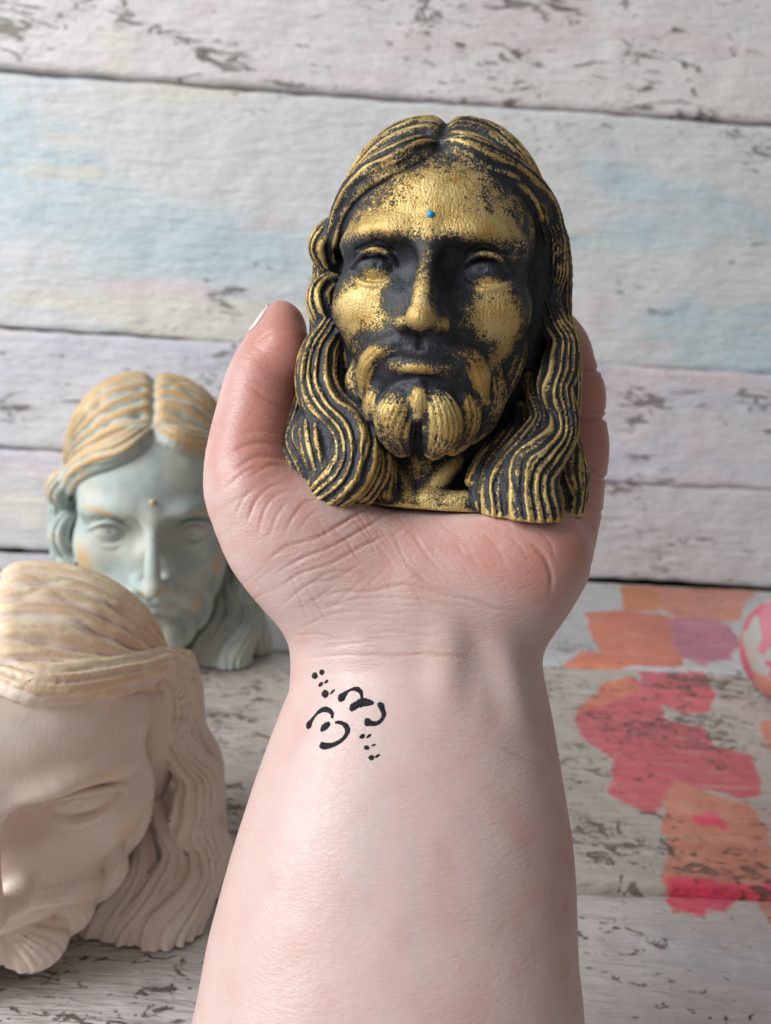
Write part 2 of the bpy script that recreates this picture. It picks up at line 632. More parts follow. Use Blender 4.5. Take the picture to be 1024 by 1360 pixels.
# patches of craft paint brushed on the boards: outline in photo pixels, linear colour
OR, PK, CO, MA, HOT, PEA = (0.62, 0.21, 0.07), (0.62, 0.11, 0.14), (0.62, 0.18, 0.10), (0.52, 0.17, 0.24), (0.85, 0.06, 0.14), (0.64, 0.24, 0.16)
patches = [
    ([(826, 778), (876, 779), (876, 812), (828, 808)], OR),
    ([(872, 779), (1010, 786), (990, 800), (985, 826), (900, 820), (880, 812)], PEA),
    ([(780, 814), (830, 808), (884, 818), (894, 850), (905, 885), (800, 884), (790, 850)], CO),
    ([(740, 884), (775, 866), (800, 866), (830, 886), (790, 888)], CO),
    ([(886, 820), (960, 824), (982, 850), (970, 874), (930, 884), (900, 872)], MA),
    ([(850, 892), (930, 888), (952, 920), (935, 948), (905, 950), (870, 930)], PK),
    ([(760, 950), (795, 915), (850, 905), (880, 935), (890, 960), (935, 965), (945, 990), (1000, 1000), (1014, 1050), (985, 1064), (900, 1040), (870, 1080), (830, 1062), (800, 1050), (812, 1010), (780, 985)], PK),
    ([(768, 948), (800, 905), (840, 900), (850, 915), (800, 935)], CO),
    ([(880, 1060), (900, 1038), (950, 1060), (1000, 1070), (1020, 1100), (1024, 1160), (1040, 1176), (890, 1172), (884, 1120)], PEA),
    ([(892, 1170), (930, 1166), (990, 1174), (1040, 1168), (1040, 1182), (1000, 1180), (972, 1192), (962, 1212), (945, 1204), (936, 1216), (912, 1206), (900, 1212), (886, 1196), (898, 1186)], HOT),
    ([(1000, 1190), (1040, 1185), (1040, 1260), (1020, 1230)], PEA),
    ([(1008, 962), (1040, 960), (1040, 1000), (1020, 995)], PEA),
    ([(1014, 1072), (1040, 1066), (1040, 1110), (1024, 1100)], MA),
    ([(915, 1082), (940, 1078), (970, 1096), (930, 1092)], HOT),
]


def poly_dist(px_, py_, poly):
    """signed distance to a closed polygon (inside positive)"""
    poly = np.asarray(poly, float)
    d = np.full(len(px_), 1e9); ins = np.zeros(len(px_), bool)
    for i in range(len(poly)):
        a, b = poly[i], poly[(i + 1) % len(poly)]
        e = b - a
        wx, wy = px_ - a[0], py_ - a[1]
        t = np.clip((wx * e[0] + wy * e[1]) / (e @ e), 0, 1)
        d = np.minimum(d, np.hypot(wx - t * e[0], wy - t * e[1]))
        c = ((a[1] > py_) != (b[1] > py_)) & (px_ < (b[0] - a[0]) * (py_ - a[1]) / (b[1] - a[1] + 1e-12) + a[0])
        ins ^= c
    return np.where(ins, d, -d)


tspec = [
    (11, (0.50, 0.49, 0.49), LIL, WHT, BLUE, (0.16, 0.13, 0.11), 0.70, (0, 0, 0.1)),
    (12, (0.47, 0.41, 0.37), (0.50, 0.45, 0.41), (0.42, 0.37, 0.33), (0.52, 0.47, 0.42), (0.17, 0.12, 0.085), 0.575, (0, 0, -0.1)),
    (13, (0.54, 0.48, 0.45), (0.58, 0.53, 0.51), (0.58, 0.50, 0.49), LIL, (0.15, 0.11, 0.085), 0.62, (0, 0, 0.1)),
    (14, (0.52, 0.49, 0.48), (0.56, 0.53, 0.52), PINK, LIL, (0.13, 0.10, 0.085), 0.63, (0, 0, 0.1)),
]
for i, (r, sp) in enumerate(zip(rows, tspec)):
    m = plank_paint('weathered_table_paint', *sp, grain='Y', splat=True)
    g0, g1 = (0.0010, 0.0010, 0.0010, 0.0010)[i], (0.0, 0.0010, 0.0046, 0.0010)[i]
    o, V = plank_mesh('plank', -1.0, 1.0, r[0] + (0.0012 if i == 1 else g0), r[1] - g1, 0.02, 'table', 0.0, m, table, 560 if i < 3 else 200, 80 if i < 3 else 30, 20 + i, 0.0007, 0.003)
    amt = np.zeros(len(V)); colr = np.tile(np.array(PEA), (len(V), 1))
    wob = np.stack([vnoise(V, 55), vnoise(V, 55, 40)], 1) * 0.003
    for poly, c in patches:
        w = np.array([tuple(on_plane_z(u, v))[:2] for u, v in poly])
        if w[:, 1].max() < r[0] - 0.02 or w[:, 1].min() > r[1] + 0.02: continue
        sd = poly_dist(V[:, 0] + wob[:, 0], V[:, 1] + wob[:, 1], w)
        a = np.clip(0.5 + sd / 0.013, 0, 1)
        hit = a > 0.45
        colr[hit] = np.array(c) * (1 + 0.15 * vnoise(V[hit], 14, 5))[:, None]
        amt = np.maximum(amt, a)
    fattr(o, 'paint_amount', amt)
    cattr(o, 'paint', np.clip(colr, 0, 1))
    fattr(o, 'worn', vnoise(V, 6, 3) * 0.3)
tb = mesh_obj('under_board', [(-1.0, -0.5, -0.022), (1.0, -0.5, -0.022), (1.0, WALL_Y + 0.02, -0.022), (-1.0, WALL_Y + 0.02, -0.022),
                              (-1.0, -0.5, -0.04), (1.0, -0.5, -0.04), (1.0, WALL_Y + 0.02, -0.04), (-1.0, WALL_Y + 0.02, -0.04)],
              [(0, 1, 2, 3), (5, 4, 7, 6), (4, 5, 1, 0), (3, 2, 6, 7), (4, 0, 3, 7), (1, 5, 6, 2)], gapm, table, False)
# ------------------------------------------------------------------ the bust, sculpted once
S1 = 0.00019                                    # metres per sculpting unit, small bust
BO = px(578, 420, 0.19)
_to = (CAM - BO); _to.z = 0; _to.normalize()
_ya = math.radians(-5.0)                        # the face looks a little to one side of the lens
BG = Vector((_to.x * math.cos(_ya) - _to.y * math.sin(_ya), _to.x * math.sin(_ya) + _to.y * math.cos(_ya), 0))
BX = Vector((0, 0, 1)).cross(BG)


def world_to_b(w):
    w = w - BO
    return (w.dot(BX) / S1, w.z / S1, w.dot(BG) / S1)


def Pb(u, v, d, r=None):
    """photo pixel at d units in front of the bust's middle -> sculpting coordinates"""
    q = world_to_b(px(u, v, (1000 - d) * S1))
    return (*q, r) if r is not None else q


BASE_Y = -243.0


def bust_prims():
    L = []
    two = (-1, 1)
    # skull and face masses
    L.append(ell((0, 80, -6), (122, 142, 130), 0))
    L.append(ell((0, 92, 52), (112, 92, 88), 36))
    L.append(ell((0, -34, 38), (104, 130, 110), 34))
    for s in two:
        L.append(ell((s * 80, 2, 74), (42, 44, 46), 34))          # cheekbones
        L.append(chain([(s * 20, 72, 132, 13), (s * 56, 80, 126, 14), (s * 98, 70, 96, 13)], 20))   # brow
        L.append(ell((s * 60, 46, 142), (42, 22, 26), 18, 'c'))     # eye socket
        L.append(ell((s * 28, 44, 146), (13, 24, 20), 14, 'c'))
    # nose
    L.append(chain([(0, 86, 130, 14), (0, 62, 141, 11.5), (0, 40, 153, 11), (0, 8, 171, 12.5), (0, -14, 181, 13.5)], 12))
    L.append(ell((0, -19, 178), (15, 13, 19), 10))
    for s in two:
        L.append(ell((s * 20, -23, 158), (11.5, 10, 19), 9))
        L.append(ell((s * 11, -33, 170), (6, 5, 11), 3, 'c'))
    # eyes
    for s in two:
        L.append(ell((s * 63, 42, 99), (29, 22, 26), 3))
        up_l = [(s * 33, 38, 112, 2.4), (s * 44, 53, 122, 3.4), (s * 61, 61, 127, 3.8), (s * 80, 56, 121, 3.6), (s * 99, 38, 102, 2.6)]
        lo_l = [(s * 33, 37, 112, 2.2), (s * 46, 26, 121, 3.2), (s * 63, 21, 124, 3.6), (s * 82, 25, 118, 3.4), (s * 99, 38, 102, 2.6)]
        L.append(chain(up_l, 2, n=5))
        L.append(chain(lo_l, 3, n=5))
        L.append(chain([(s * 42, 62, 122, 1.6), (s * 60, 70, 130, 1.8), (s * 88, 62, 115, 1.6)], 3, 'c', n=4))   # lid fold
        ring = [(s * 62 + 11 * math.cos(t), 45 + 11 * math.sin(t), 124 + 0.2 * 0, 1.3) for t in np.linspace(0, 2 * math.pi, 13)]
        L.append(chain(ring, 1, 'c', n=2))                           # carved iris
        L.append(ell((s * 62, 45, 126), (4, 4, 3.5), 2, 'c'))
    # muzzle, lips
    L.append(ell((0, -58, 104), (60, 46, 48), 26))
    L.append(chain([(-46, -58, 132, 5), (-22, -51, 148, 7.5), (0, -53, 153, 7.5), (22, -51, 148, 7.5), (46, -58, 132, 5)], 5))
    L.append(chain([(-38, -65, 135, 5), (-16, -71, 146, 8.5), (0, -72, 150, 9), (16, -71, 146, 8.5), (38, -65, 135, 5)], 5))
    L.append(chain([(-52, -61, 136, 2.4), (-22, -60, 157, 2.8), (0, -62, 162, 3), (22, -60, 157, 2.8), (52, -61, 136, 2.4)], 3, 'c'))
    L.append(chain([(0, -36, 160, 3.5), (0, -46, 160, 4.5)], 6, 'c'))
    L.append(ell((0, -88, 156), (34, 8, 18), 12, 'c'))
    # moustache
    for s in two:
        L.append(chain([(s * 9, -40, 150, 6), (s * 30, -43, 147, 10), (s * 52, -55, 135, 13), (s * 66, -76, 118, 14), (s * 72, -104, 104, 7)],
                       5, flute=(15, 2.6, s), ref=(s * 0.5, 0.2, 0.9), w=1.15))
    # beard: two chin lobes, jaw locks
    for s in two:
        L.append(chain([(s * 12, -94, 136, 10), (s * 24, -118, 131, 23), (s * 27, -142, 124, 25), (s * 19, -166, 116, 14)],
                       6, flute=(18, 2.8, s * 1.3), ref=(0, 0, 1), w=1.05))
        L.append(chain([(s * 50, -96, 116, 12), (s * 54, -120, 107, 20), (s * 50, -144, 98, 20), (s * 40, -162, 92, 14)],
                       7, flute=(17, 2.6, s * 2.1), ref=(s * 0.5, 0, 0.9)))
        L.append(chain([(s * 84, -74, 84, 12), (s * 82, -98, 84, 20), (s * 74, -126, 78, 20), (s * 62, -148, 70, 14)],
                       7, flute=(17, 2.6, s * 0.6), ref=(s * 0.7, 0, 0.7)))
        L.append(chain([(s * 113, 2, 44, 8), (s * 110, -30, 56, 15), (s * 101, -66, 62, 18), (s * 90, -98, 60, 15)],
                       7, flute=(15, 2.6, s * 1.7), ref=(s * 0.8, 0, 0.6)))
    L.append(chain([(0, -88, 138, 9), (0, -104, 142, 14), (0, -122, 140, 12)], 6, flute=(14, 2.4, 0.4), ref=(0, 0, 1)))
    L.append(chain([(2, -128, 172, 3), (1, -146, 164, 8), (0, -180, 150, 12)], 5, 'c'))
    # neck and shoulders
    L.append(chain([(0, -120, 20, 62), (0, -190, 30, 50), (0, -260, 40, 58)], 16))
    for s in two:
        L.append(chain([(s * 60, -130, 20, 12), (s * 40, -185, 62, 12), (s * 15, -230, 88, 11)], 12))
        L.append(chain([(s * 14, -232, 88, 10), (s * 70, -228, 88, 12), (s * 120, -226, 66, 16)], 10))
    L.append(ell((0, -246, 0), (172, 30, 108), 16))
    # hair mass behind
    for s in two: L.append(ell((s * 126, 20, -8), (26, 120, 44), 10))
    L.append(ell((0, 84, -22), (134, 144, 116), 10))
    L.append(ell((0, -80, -40), (142, 180, 72), 24))
    L.append(ell((0, -205, -25), (170, 76, 80), 24))
    L.append(ell((-138, -186, 40), (42, 56, 40), 16))
    return L


def hair_locks():
    """each entry: control points (photo pixel, depth, radius), strands, flattening, outward direction"""
    H = []

    def lock(pts, fl=(9, 4.0), w=1.2, ref=(0, 0, 1), k=5, raw=False):
        p = [q if raw else Pb(*q) for q in pts]
        H.append(chain(p, k, n=5, flute=fl, ref=ref, w=w))
    # --- crown: two swept lobes either side of the parting, strands combed outwards from it
    for s in (-1, 1):
        def lobe(P, s=s):
            q = P * np.array([s, 1, 1], np.float32) - np.array([20, 98, -10], np.float32)
            r = np.ones_like(q) * np.array([112, 148, 134], np.float32)
            r[:, 0] = np.where(q[:, 0] < 0, 52, 124)
            k0 = np.sqrt(((q / r) ** 2).sum(1))
            k1 = np.sqrt(((q / (r * r)) ** 2).sum(1)) + 1e-9
            d = np.where(k0 < 0.05, -40, k0 * (k0 - 1) / k1)
            xs = P[:, 0] * s
            a = np.arctan2(P[:, 1] - 70, P[:, 2] + 16)
            n1 = vnoise(P, 0.016, 3.0 + s); n2 = vnoise(P, 0.05, 8.0 + s)
            ph = a + 0.20 * np.clip(xs / 130, 0, 1.2) ** 2 + 0.045 * n1
            p1 = np.abs(np.cos(ph * 22 + s)) ** 1.7
            p2 = np.abs(np.cos(ph * 57 + 2 * n2)) ** 0.8
            fade = np.clip(xs / 20, 0.25, 1)
            d = d + fade * (7.6 * (1 - p1) * (0.9 + 0.5 * n2) + 1.5 * (1 - p2))
            yl = 172 - 58 * np.clip(xs / 122, 0, 1.3) ** 1.7 - 3 * n1        # the lower edge over the forehead
            hole = np.maximum(P[:, 1] - yl, 26 - P[:, 2])
            return smax(d, -hole, 16.0)
        H.append(Prim(lobe, (-145, -60, -150) if s < 0 else (-20, -60, -150), (20, 255, 140) if s < 0 else (145, 255, 140), 3))
    # --- the folded lower edge of each lobe
    lock([(572, 198, 114, 13), (546, 204, 128, 19), (510, 222, 122, 20), (476, 250, 98, 19), (456, 284, 68, 17), (446, 314, 48, 15)],
         (8, 4.2, 0.3), 1.15, (-0.3, 0.7, 0.6), 3)
    lock([(592, 198, 114, 13), (622, 204, 128, 20), (662, 224, 116, 22), (698, 248, 92, 21), (724, 276, 62, 17), (739, 314, 38, 15)],
         (9, 4.2, 0.1), 1.15, (0.3, 0.7, 0.6), 3)
    # --- left side: two curls, then long waves
    lock([(452, 296, 46, 12), (436, 310, 42, 17), (427, 328, 36, 18), (434, 350, 26, 14), (446, 362, 18, 9)], (8, 5.0), 1.1, (-0.6, 0.1, 0.8))
    lock([(452, 372, 26, 9), (436, 376, 34, 14), (424, 392, 40, 17), (427, 416, 40, 16), (441, 440, 36, 14), (446, 462, 34, 14)], (8, 5.4), 1.1, (-0.6, 0.1, 0.8))
    lock([(450, 400, 20, 12), (446, 430, 26, 16), (452, 460, 28, 14)], (8, 4.5), 1.1, (-0.4, 0.1, 0.9))
    lock([(438, 436, 46, 15), (424, 468, 50, 20), (420, 508, 54, 22), (436, 546, 60, 24), (462, 578, 68, 26), (470, 608, 76, 27), (456, 636, 80, 26), (430, 652, 74, 20)],
         (14, 5.6, 0.2), 1.35, (-0.3, 0.1, 0.95), 4)
    lock([(452, 478, 34, 9), (452, 520, 44, 13), (472, 556, 56, 15), (496, 590, 62, 15), (500, 624, 64, 16), (480, 655, 66, 16)], (10, 4.7), 1.2, (0, 0, 1), 4)
    lock([(478, 560, 30, 8), (500, 590, 44, 10), (514, 620, 52, 11), (512, 656, 54, 12)], (8, 4.0), 1.15, (0, 0, 1), 4)
    lock([(414, 470, 14, 14), (412, 510, 14, 18), (402, 552, 22, 20), (400, 590, 36, 27), (408, 624, 44, 28), (424, 650, 46, 24)], (13, 5.0, 0.5), 1.2, (-0.7, 0, 0.7), 4)
    lock([(428, 505, 26, 12), (420, 545, 42, 18), (420, 585, 58, 24), (428, 622, 62, 24), (430, 652, 58, 20)], (11, 4.6, 0.9), 1.2, (-0.5, 0, 0.85), 4)
    lock([(430, 350, 2, 15), (428, 400, -2, 17), (426, 460, -6, 18), (412, 520, -8, 22), (404, 580, -4, 28), (412, 640, 0, 28)], (12, 4.0), 1.1, (-0.9, 0, 0.4), 5)
    # --- right side: long wave from temple to shoulder
    lock([(704, 268, 62, 8), (720, 290, 58, 13), (734, 324, 50, 15), (737, 362, 44, 14), (728, 396, 42, 13), (736, 428, 46, 15), (748, 456, 50, 18),
          (744, 488, 54, 21), (738, 516, 58, 20), (748, 548, 60, 16), (744, 578, 66, 19), (722, 606, 74, 25), (704, 638, 80, 30), (706, 690, 82, 32)],
         (14, 5.4, 0.2), 1.25, (0.3, 0.1, 0.95), 4)
    lock([(742, 318, 18, 14), (744, 366, 14, 17), (742, 420, 12, 18), (752, 470, 12, 20), (752, 530, 14, 20), (748, 580, 22, 22), (756, 630, 30, 26), (752, 676, 32, 26)],
         (12, 4.5), 1.15, (0.9, 0, 0.4), 5)
    lock([(702, 500, 30, 8), (712, 530, 44, 11), (716, 556, 54, 11), (700, 586, 64, 15), (676, 616, 70, 17), (660, 648, 72, 18), (664, 690, 74, 20)],
         (10, 5.0), 1.2, (0, 0, 1), 4)
    lock([(672, 560, 20, 8), (660, 590, 40, 12), (640, 618, 52, 12), (628, 640, 56, 10)], (8, 4.0), 1.2, (0, 0, 1), 4)
    lock([(690, 540, 24, 8), (684, 572, 42, 12), (664, 604, 56, 13), (646, 634, 62, 12), (640, 668, 62, 13)], (9, 4.3), 1.2, (0, 0, 1), 4)
    # --- down the back and sides
    for i, x in enumerate(np.linspace(-118, 118, 8)):
        z = -62 - 58 * math.cos(x / 118 * 1.3)
        lock([(x * 0.9, 70, z - 16, 20), (x + 9 * math.sin(i), 0, z - 8, 25), (x * 1.06 - 9, -80, z, 27), (x * 1.15 + 9, -160, z - 2, 29), (x * 1.2, -250, z + 6, 31)],
             (9, 5.0, i), 1.15, (0.2 * np.sign(x), 0, -1), 6, raw=True)
    return H


def make_bust_mesh(h=1.9):
    prims = bust_prims() + hair_locks()
    f0 = field(prims)
    BY = BASE_Y

    def f(P):
        d = f0(P)
        und = P[:, 1] - BY                                     # flat foot
        d = smax(d, -(und), 3.0)
        return d + 0.5 * vnoise(P, 0.06)
    V, Q = polygonise(f, (-232, BY - 12, -190), (240, 276, 214), h)
    E = edges_of(Q)
    V = smooth(V, E, 1, 0.45)
    # keep the largest piece only
    par = np.arange(len(V))
    lab = par.copy()
    for _ in range(400):
        m = np.minimum(lab[E[:, 0]], lab[E[:, 1]])
        new = lab.copy()
        np.minimum.at(new, E[:, 0], m); np.minimum.at(new, E[:, 1], m)
        new = new[new]
        if (new == lab).all(): break
        lab = new
    big = np.bincount(lab).argmax()
    keep = lab == big
    remap = np.cumsum(keep) - 1
    Q = remap[Q[keep[Q].all(1)]]
    V = V[keep]
    return V, Q


bV, bQ = make_bust_mesh()
bE = edges_of(bQ)
bN = vnormals(bV, bQ)
_s8 = smooth(bV, bE, 10, 0.8)
_s40 = smooth(_s8, bE, 50, 0.9)
ridge = ((bV - _s8) * bN).sum(1)                  # fine relief: strands stand proud, grooves negative
form = ((_s8 - _s40) * bN).sum(1)                 # broad relief: lobes, nose, brow


def g2(x, y, cx, cy, rx, ry):
    return np.exp(-(((x - cx) / rx) ** 2 + ((y - cy) / ry) ** 2))


x, y, z = bV[:, 0], bV[:, 1], bV[:, 2]
yb = y
y = np.interp(y, [-245, -165, -73, -58, -31, -17, 45, 74, 100, 170, 248], [-262, -180, -73, -60, -18, 0, 60, 100, 133, 215, 265])   # face landmarks
ax = np.abs(x)
oval = np.sqrt((x / 122) ** 2 + (np.where(y > 40, (y - 40) / 185, (y - 40) / 235)) ** 2)
face = np.clip((1.03 - oval) / 0.08, 0, 1) * (z > 40)
hair_m = 1 - face
gold_face = 0.20 + 0 * x
for cx, cy, rx, ry, a in ((0, 165, 85, 50, .55), (70, 118, 45, 22, .50), (-70, 118, 45, 22, .5), (0, 120, 40, 25, .25), (84, 14, 36, 34, .52), (-84, 14, 36, 34, .55),
                          (60, 0, 34, 26, .18), (-60, 0, 34, 26, .22), (0, 40, 9, 50, .40), (-7, 20, 8, 40, .18), (0, 0, 20, 14, .36), (22, -4, 12, 10, .15), (-22, -4, 12, 10, .15),
                          (62, 62, 46, 24, -.40), (-62, 62, 46, 24, -.40), (30, 66, 18, 26, -.30), (-30, 66, 18, 26, -.3),
                          (68, 44, 22, 9, .75), (-62, 46, 26, 15, .85), (64, 80, 34, 6, .45), (-62, 80, 34, 6, .55),
                          (0, -42, 40, 14, -.22), (68, -84, 16, 30, .60), (-68, -84, 16, 30, .60), (-52, -54, 20, 12, .4), (48, -52, 20, 12, .2),
                          (0, -73, 34, 8, .42), (0, -52, 40, 6, .16), (0, -92, 46, 10, -.2), (45, -100, 20, 16, -.2), (-45, -100, 20, 16, -.2),
                          (26, -140, 26, 40, .40), (-26, -140, 26, 40, .36), (0, -172, 9, 30, -.7), (0, -112, 14, 18, .35), (60, -135, 26, 34, .3), (-60, -135, 26, 34, .25),
                          (100, -60, 20, 44, .34), (-100, -60, 20, 44, .34), (40, 30, 14, 26, -.15), (-40, 30, 14, 26, -.15)):
    gold_face = gold_face + a * g2(x, y, cx, cy, rx, ry)
beard = np.clip(g2(x, y, 0, -140, 90, 60) + g2(x, y, 105, -60, 28, 60) + g2(x, y, -105, -60, 28, 60) + g2(x, y, 68, -84, 20, 34) + g2(x, y, -68, -84, 20, 34), 0, 1)
gold_face = gold_face + beard * np.clip(ridge * 0.30, -.35, .3) + np.clip(ridge * 0.10, -.2, .2) + np.clip(form * 0.02, -.12, .12)
gold_hair = 0.30 + np.clip(ridge * 0.42, -.6, .6) + np.clip(form * 0.06, -.45, .35) + np.clip((y + 258) / 60, 0, 1) * 0
neck = g2(x, y, 0, -225, 50, 40) * (z > 30)
gold_hair = gold_hair + neck * 0.35
# the moulding is black in the deep gaps beside the face
gap = np.maximum(g2(x, y, 136, 20, 13, 75), g2(x, y, 100, -120, 22, 44)) * (z < 62)
gold = gold_face * face + gold_hair * (1 - face) - 0.6 * gap
gold = smooth(gold[:, None], bE, 2, 0.6)[:, 0]


def gold_paint():
    n = NT('gold_over_black_paint')
    co = n.coord()
    fine = n.noise(co, 2300, 3, 0.7)
    mid = n.noise(co, 520, 4, 0.65)
    big = n.noise(co, 120, 3, 0.6)
    st = n.noise(n.mapping(co, (1700, 1700, 380)), 1.0, 3, 0.6)
    v = n.math('ADD', n.attr('gold'), n.math('MULTIPLY', n.math('SUBTRACT', fine, 0.5), 1.25))
    v = n.math('ADD', v, n.math('MULTIPLY', n.math('SUBTRACT', mid, 0.5), 0.7))
    v = n.math('ADD', v, n.math('MULTIPLY', n.math('SUBTRACT', big, 0.5), 0.7))
    m = n.ramp(v, 0.42, 0.66)
    gcol = n.mix(n.ramp(big, 0.35, 0.65), (0.49, 0.315, 0.095), (0.60, 0.45, 0.19))
    gcol = n.mix(n.ramp(mid, 0.55, 0.75), gcol, (0.36, 0.18, 0.05))
    bcol = n.mix(n.ramp(mid, 0.3, 0.7), (0.008, 0.009, 0.013), (0.022, 0.026, 0.036))
    n.P(Base_Color=n.mix(m, bcol, gcol), Metallic=n.math('MULTIPLY', m, 0.62), Roughness=n.math('ADD', n.math('MULTIPLY', st, 0.22), 0.34))
    b1 = n.bump(st, 0.55, 0.0004)
    b2 = n.bump(fine, 0.6, 0.0003, b1)
    b3 = n.bump(m, 0.5, 0.0002, b2)
    n.link(b3, n.b.inputs['Normal'])
    return n.m


def plaster_paint(name, base, base2, tip, tip2, amount, deep):
    """painted plaster: a ground coat, darker wash in the grooves, metallic rubbed on the high strands"""
    n = NT(name)
    co = n.coord()
    fine = n.noise(co, 1400, 4, 0.7)
    mid = n.noise(co, 190, 4, 0.6)
    big = n.noise(co, 42, 3, 0.6)
    st = n.noise(n.mapping(co, (600, 600, 160)), 1.0, 3, 0.6)
    v = n.math('ADD', n.attr('rub'), n.math('MULTIPLY', n.math('SUBTRACT', mid, 0.5), 0.75))
    v = n.math('ADD', v, n.math('MULTIPLY', n.math('SUBTRACT', fine, 0.5), 0.35))
    v = n.math('ADD', v, n.math('MULTIPLY', n.math('SUBTRACT', big, 0.5), 0.9))
    m = n.ramp(v, 0.35, 0.85, 0, amount)
    col = n.mix(n.ramp(big, 0.38, 0.62), base, base2)
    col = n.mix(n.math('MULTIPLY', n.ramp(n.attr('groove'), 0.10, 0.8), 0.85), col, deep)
    col = n.mix(m, col, n.mix(n.ramp(mid, 0.4, 0.65), tip, tip2))
    pits = n.ramp(n.voro(co, 260), 0.10, 0.05)
    pits = n.math('MULTIPLY', pits, n.ramp(n.noise(co, 60, 2), 0.58, 0.66))
    col = n.mix(n.math('MULTIPLY', pits, 0.7), col, (0.16, 0.12, 0.09))
    n.P(Base_Color=col, Metallic=n.math('MULTIPLY', m, 0.12), Roughness=0.62)
    b1 = n.bump(st, 0.25, 0.0004)
    b2 = n.bump(fine, 0.30, 0.0003, b1)
    n.link(b2, n.b.inputs['Normal'])
    return n.m


rub = (0.16 + 0.46 * np.clip((yb - 60) / 90, -0.4, 1) + np.clip(ridge * 0.42, -.6, .5) + np.clip(form * 0.025, -.2, .3)) * hair_m
rub = rub + face * (0.02 + .85 * g2(ax, y, 74, 106, 36, 8) + .4 * g2(x, y, 0, 30, 9, 60) + .6 * g2(ax, y, 104, 4, 18, 44) + .7 * g2(ax, y, 18, -10, 11, 13)
                    + .3 * g2(ax, y, 68, -84, 16, 30) + .4 * g2(x, y, 0, 150, 60, 35) + beard * np.clip(.25 + ridge * .25, 0, .6))
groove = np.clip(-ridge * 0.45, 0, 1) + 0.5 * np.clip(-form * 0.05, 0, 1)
rub = smooth(rub[:, None], bE, 2, .6)[:, 0]
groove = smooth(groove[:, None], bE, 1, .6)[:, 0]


def gem_mesh(r):
    """small domed stud with a shallow facet ring"""
    vs, fs = [(0, -r * 0.75, 0)], []
    prof = ((0.45, 0.66), (0.8, 0.42), (1.0, 0.05), (1.02, -0.3))
    N = 14
    for pr, h in prof:
        for i in range(N):
            a = 2 * math.pi * i / N
            vs.append((pr * r * math.cos(a), -h * r, pr * r * math.sin(a)))
    tri = []
    for i in range(N):
        j = (i + 1) % N
        tri.append((0, 1 + i, 1 + j))
        for k in range(len(prof) - 1):
            a, b = 1 + k * N, 1 + (k + 1) * N
            tri += [(a + i, b + i, b + j), (a + i, b + j, a + j)]
    return vs, tri


def bowed(V, N, Q, deg, cut):
    """the same head bent forward, its foot cut level again"""
    c, s_ = math.cos(math.radians(deg)), math.sin(math.radians(deg))
    W = np.stack([V[:, 0], V[:, 1] * c - V[:, 2] * s_, V[:, 2] * c + V[:, 1] * s_], 1)
    M = np.stack([N[:, 0], N[:, 1] * c - N[:, 2] * s_, N[:, 2] * c + N[:, 1] * s_], 1)
    low = W[:, 1] < cut
    W[low, 1] = cut
    return W, M, Q[~low[Q].all(1)]


def bust(name, scale, loc, rz, mat, gem_mat, label, bow=None, shape=(1, 1, 1)):
    root = empty(name, loc)
    root.rotation_euler = (0, 0, rz)
    tag(root, label, 'bust')
    W, M, Qk, foot = bV, bN, bQ, BASE_Y
    if bow:
        W, M, Qk = bowed(bV, bN, bQ, *bow)
        foot = bow[1]
    # the cast is one piece; face, hair and neck are told apart by their own surfaces
    ids = np.where(face[Qk].mean(1) > 0.5, 0, 1)
    ids = np.where((ids == 1) & (np.abs(x[Qk].mean(1)) < 62) & (yb[Qk].mean(1) < -166) & (z[Qk].mean(1) > 20), 2, ids)
    V = np.stack([W[:, 0] * shape[0], -W[:, 2] * shape[2], (W[:, 1] - foot) * shape[1]], 1) * scale
    NN = np.stack([M[:, 0] / shape[0], -M[:, 2] / shape[2], M[:, 1] / shape[1]], 1)
    NN /= np.linalg.norm(NN, axis=1)[:, None]
    face_o = None
    for k, nm in enumerate(('face', 'hair', 'neck')):
        q = Qk[ids == k]
        u, inv = np.unique(q.ravel(), return_inverse=True)
        o = mesh_obj(nm, V[u], inv.reshape(-1, 4), mat, root)
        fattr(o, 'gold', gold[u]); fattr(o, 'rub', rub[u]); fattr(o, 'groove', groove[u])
        o.data.normals_split_custom_set_from_vertices(NN[u].tolist())
        if k == 0: face_o = o
    # the stud sits on the forehead between the brows
    m = np.nonzero((np.abs(x) < 3) & (np.abs(yb - 100) < 3) & (z > 60))[0]
    top = m[z[m].argmax()]
    gv, gf = gem_mesh(4.6 * scale)
    g = mesh_obj('forehead_stud', gv, gf, gem_mat, face_o)
    g.location = V[top]
    g.rotation_euler = Vector(NN[top]).to_track_quat('-Y', 'Z').to_euler()
    return root


m_gold = gold_paint()
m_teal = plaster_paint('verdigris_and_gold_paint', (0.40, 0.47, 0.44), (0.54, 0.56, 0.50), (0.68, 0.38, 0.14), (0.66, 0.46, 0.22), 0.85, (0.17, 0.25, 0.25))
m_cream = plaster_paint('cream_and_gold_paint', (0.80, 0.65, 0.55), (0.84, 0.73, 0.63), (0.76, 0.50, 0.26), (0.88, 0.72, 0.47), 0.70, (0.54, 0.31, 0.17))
_n = NT('turquoise_stud'); _n.P(Base_Color=(0.01, 0.30, 0.55), Roughness=0.25); m_gem = _n.m
_n = NT('gold_stud'); _n.P(Base_Color=(0.62, 0.42, 0.26), Roughness=0.4, Metallic=0.2); m_gem2 = _n.m

_rz = math.atan2(BG.y, BG.x) + math.pi / 2
bust('painted_bust', S1, BO + Vector((0, 0, BASE_Y * S1)), _rz, m_gold, m_gem,
     'small gold and black bust of a bearded long-haired man held in the open hand')
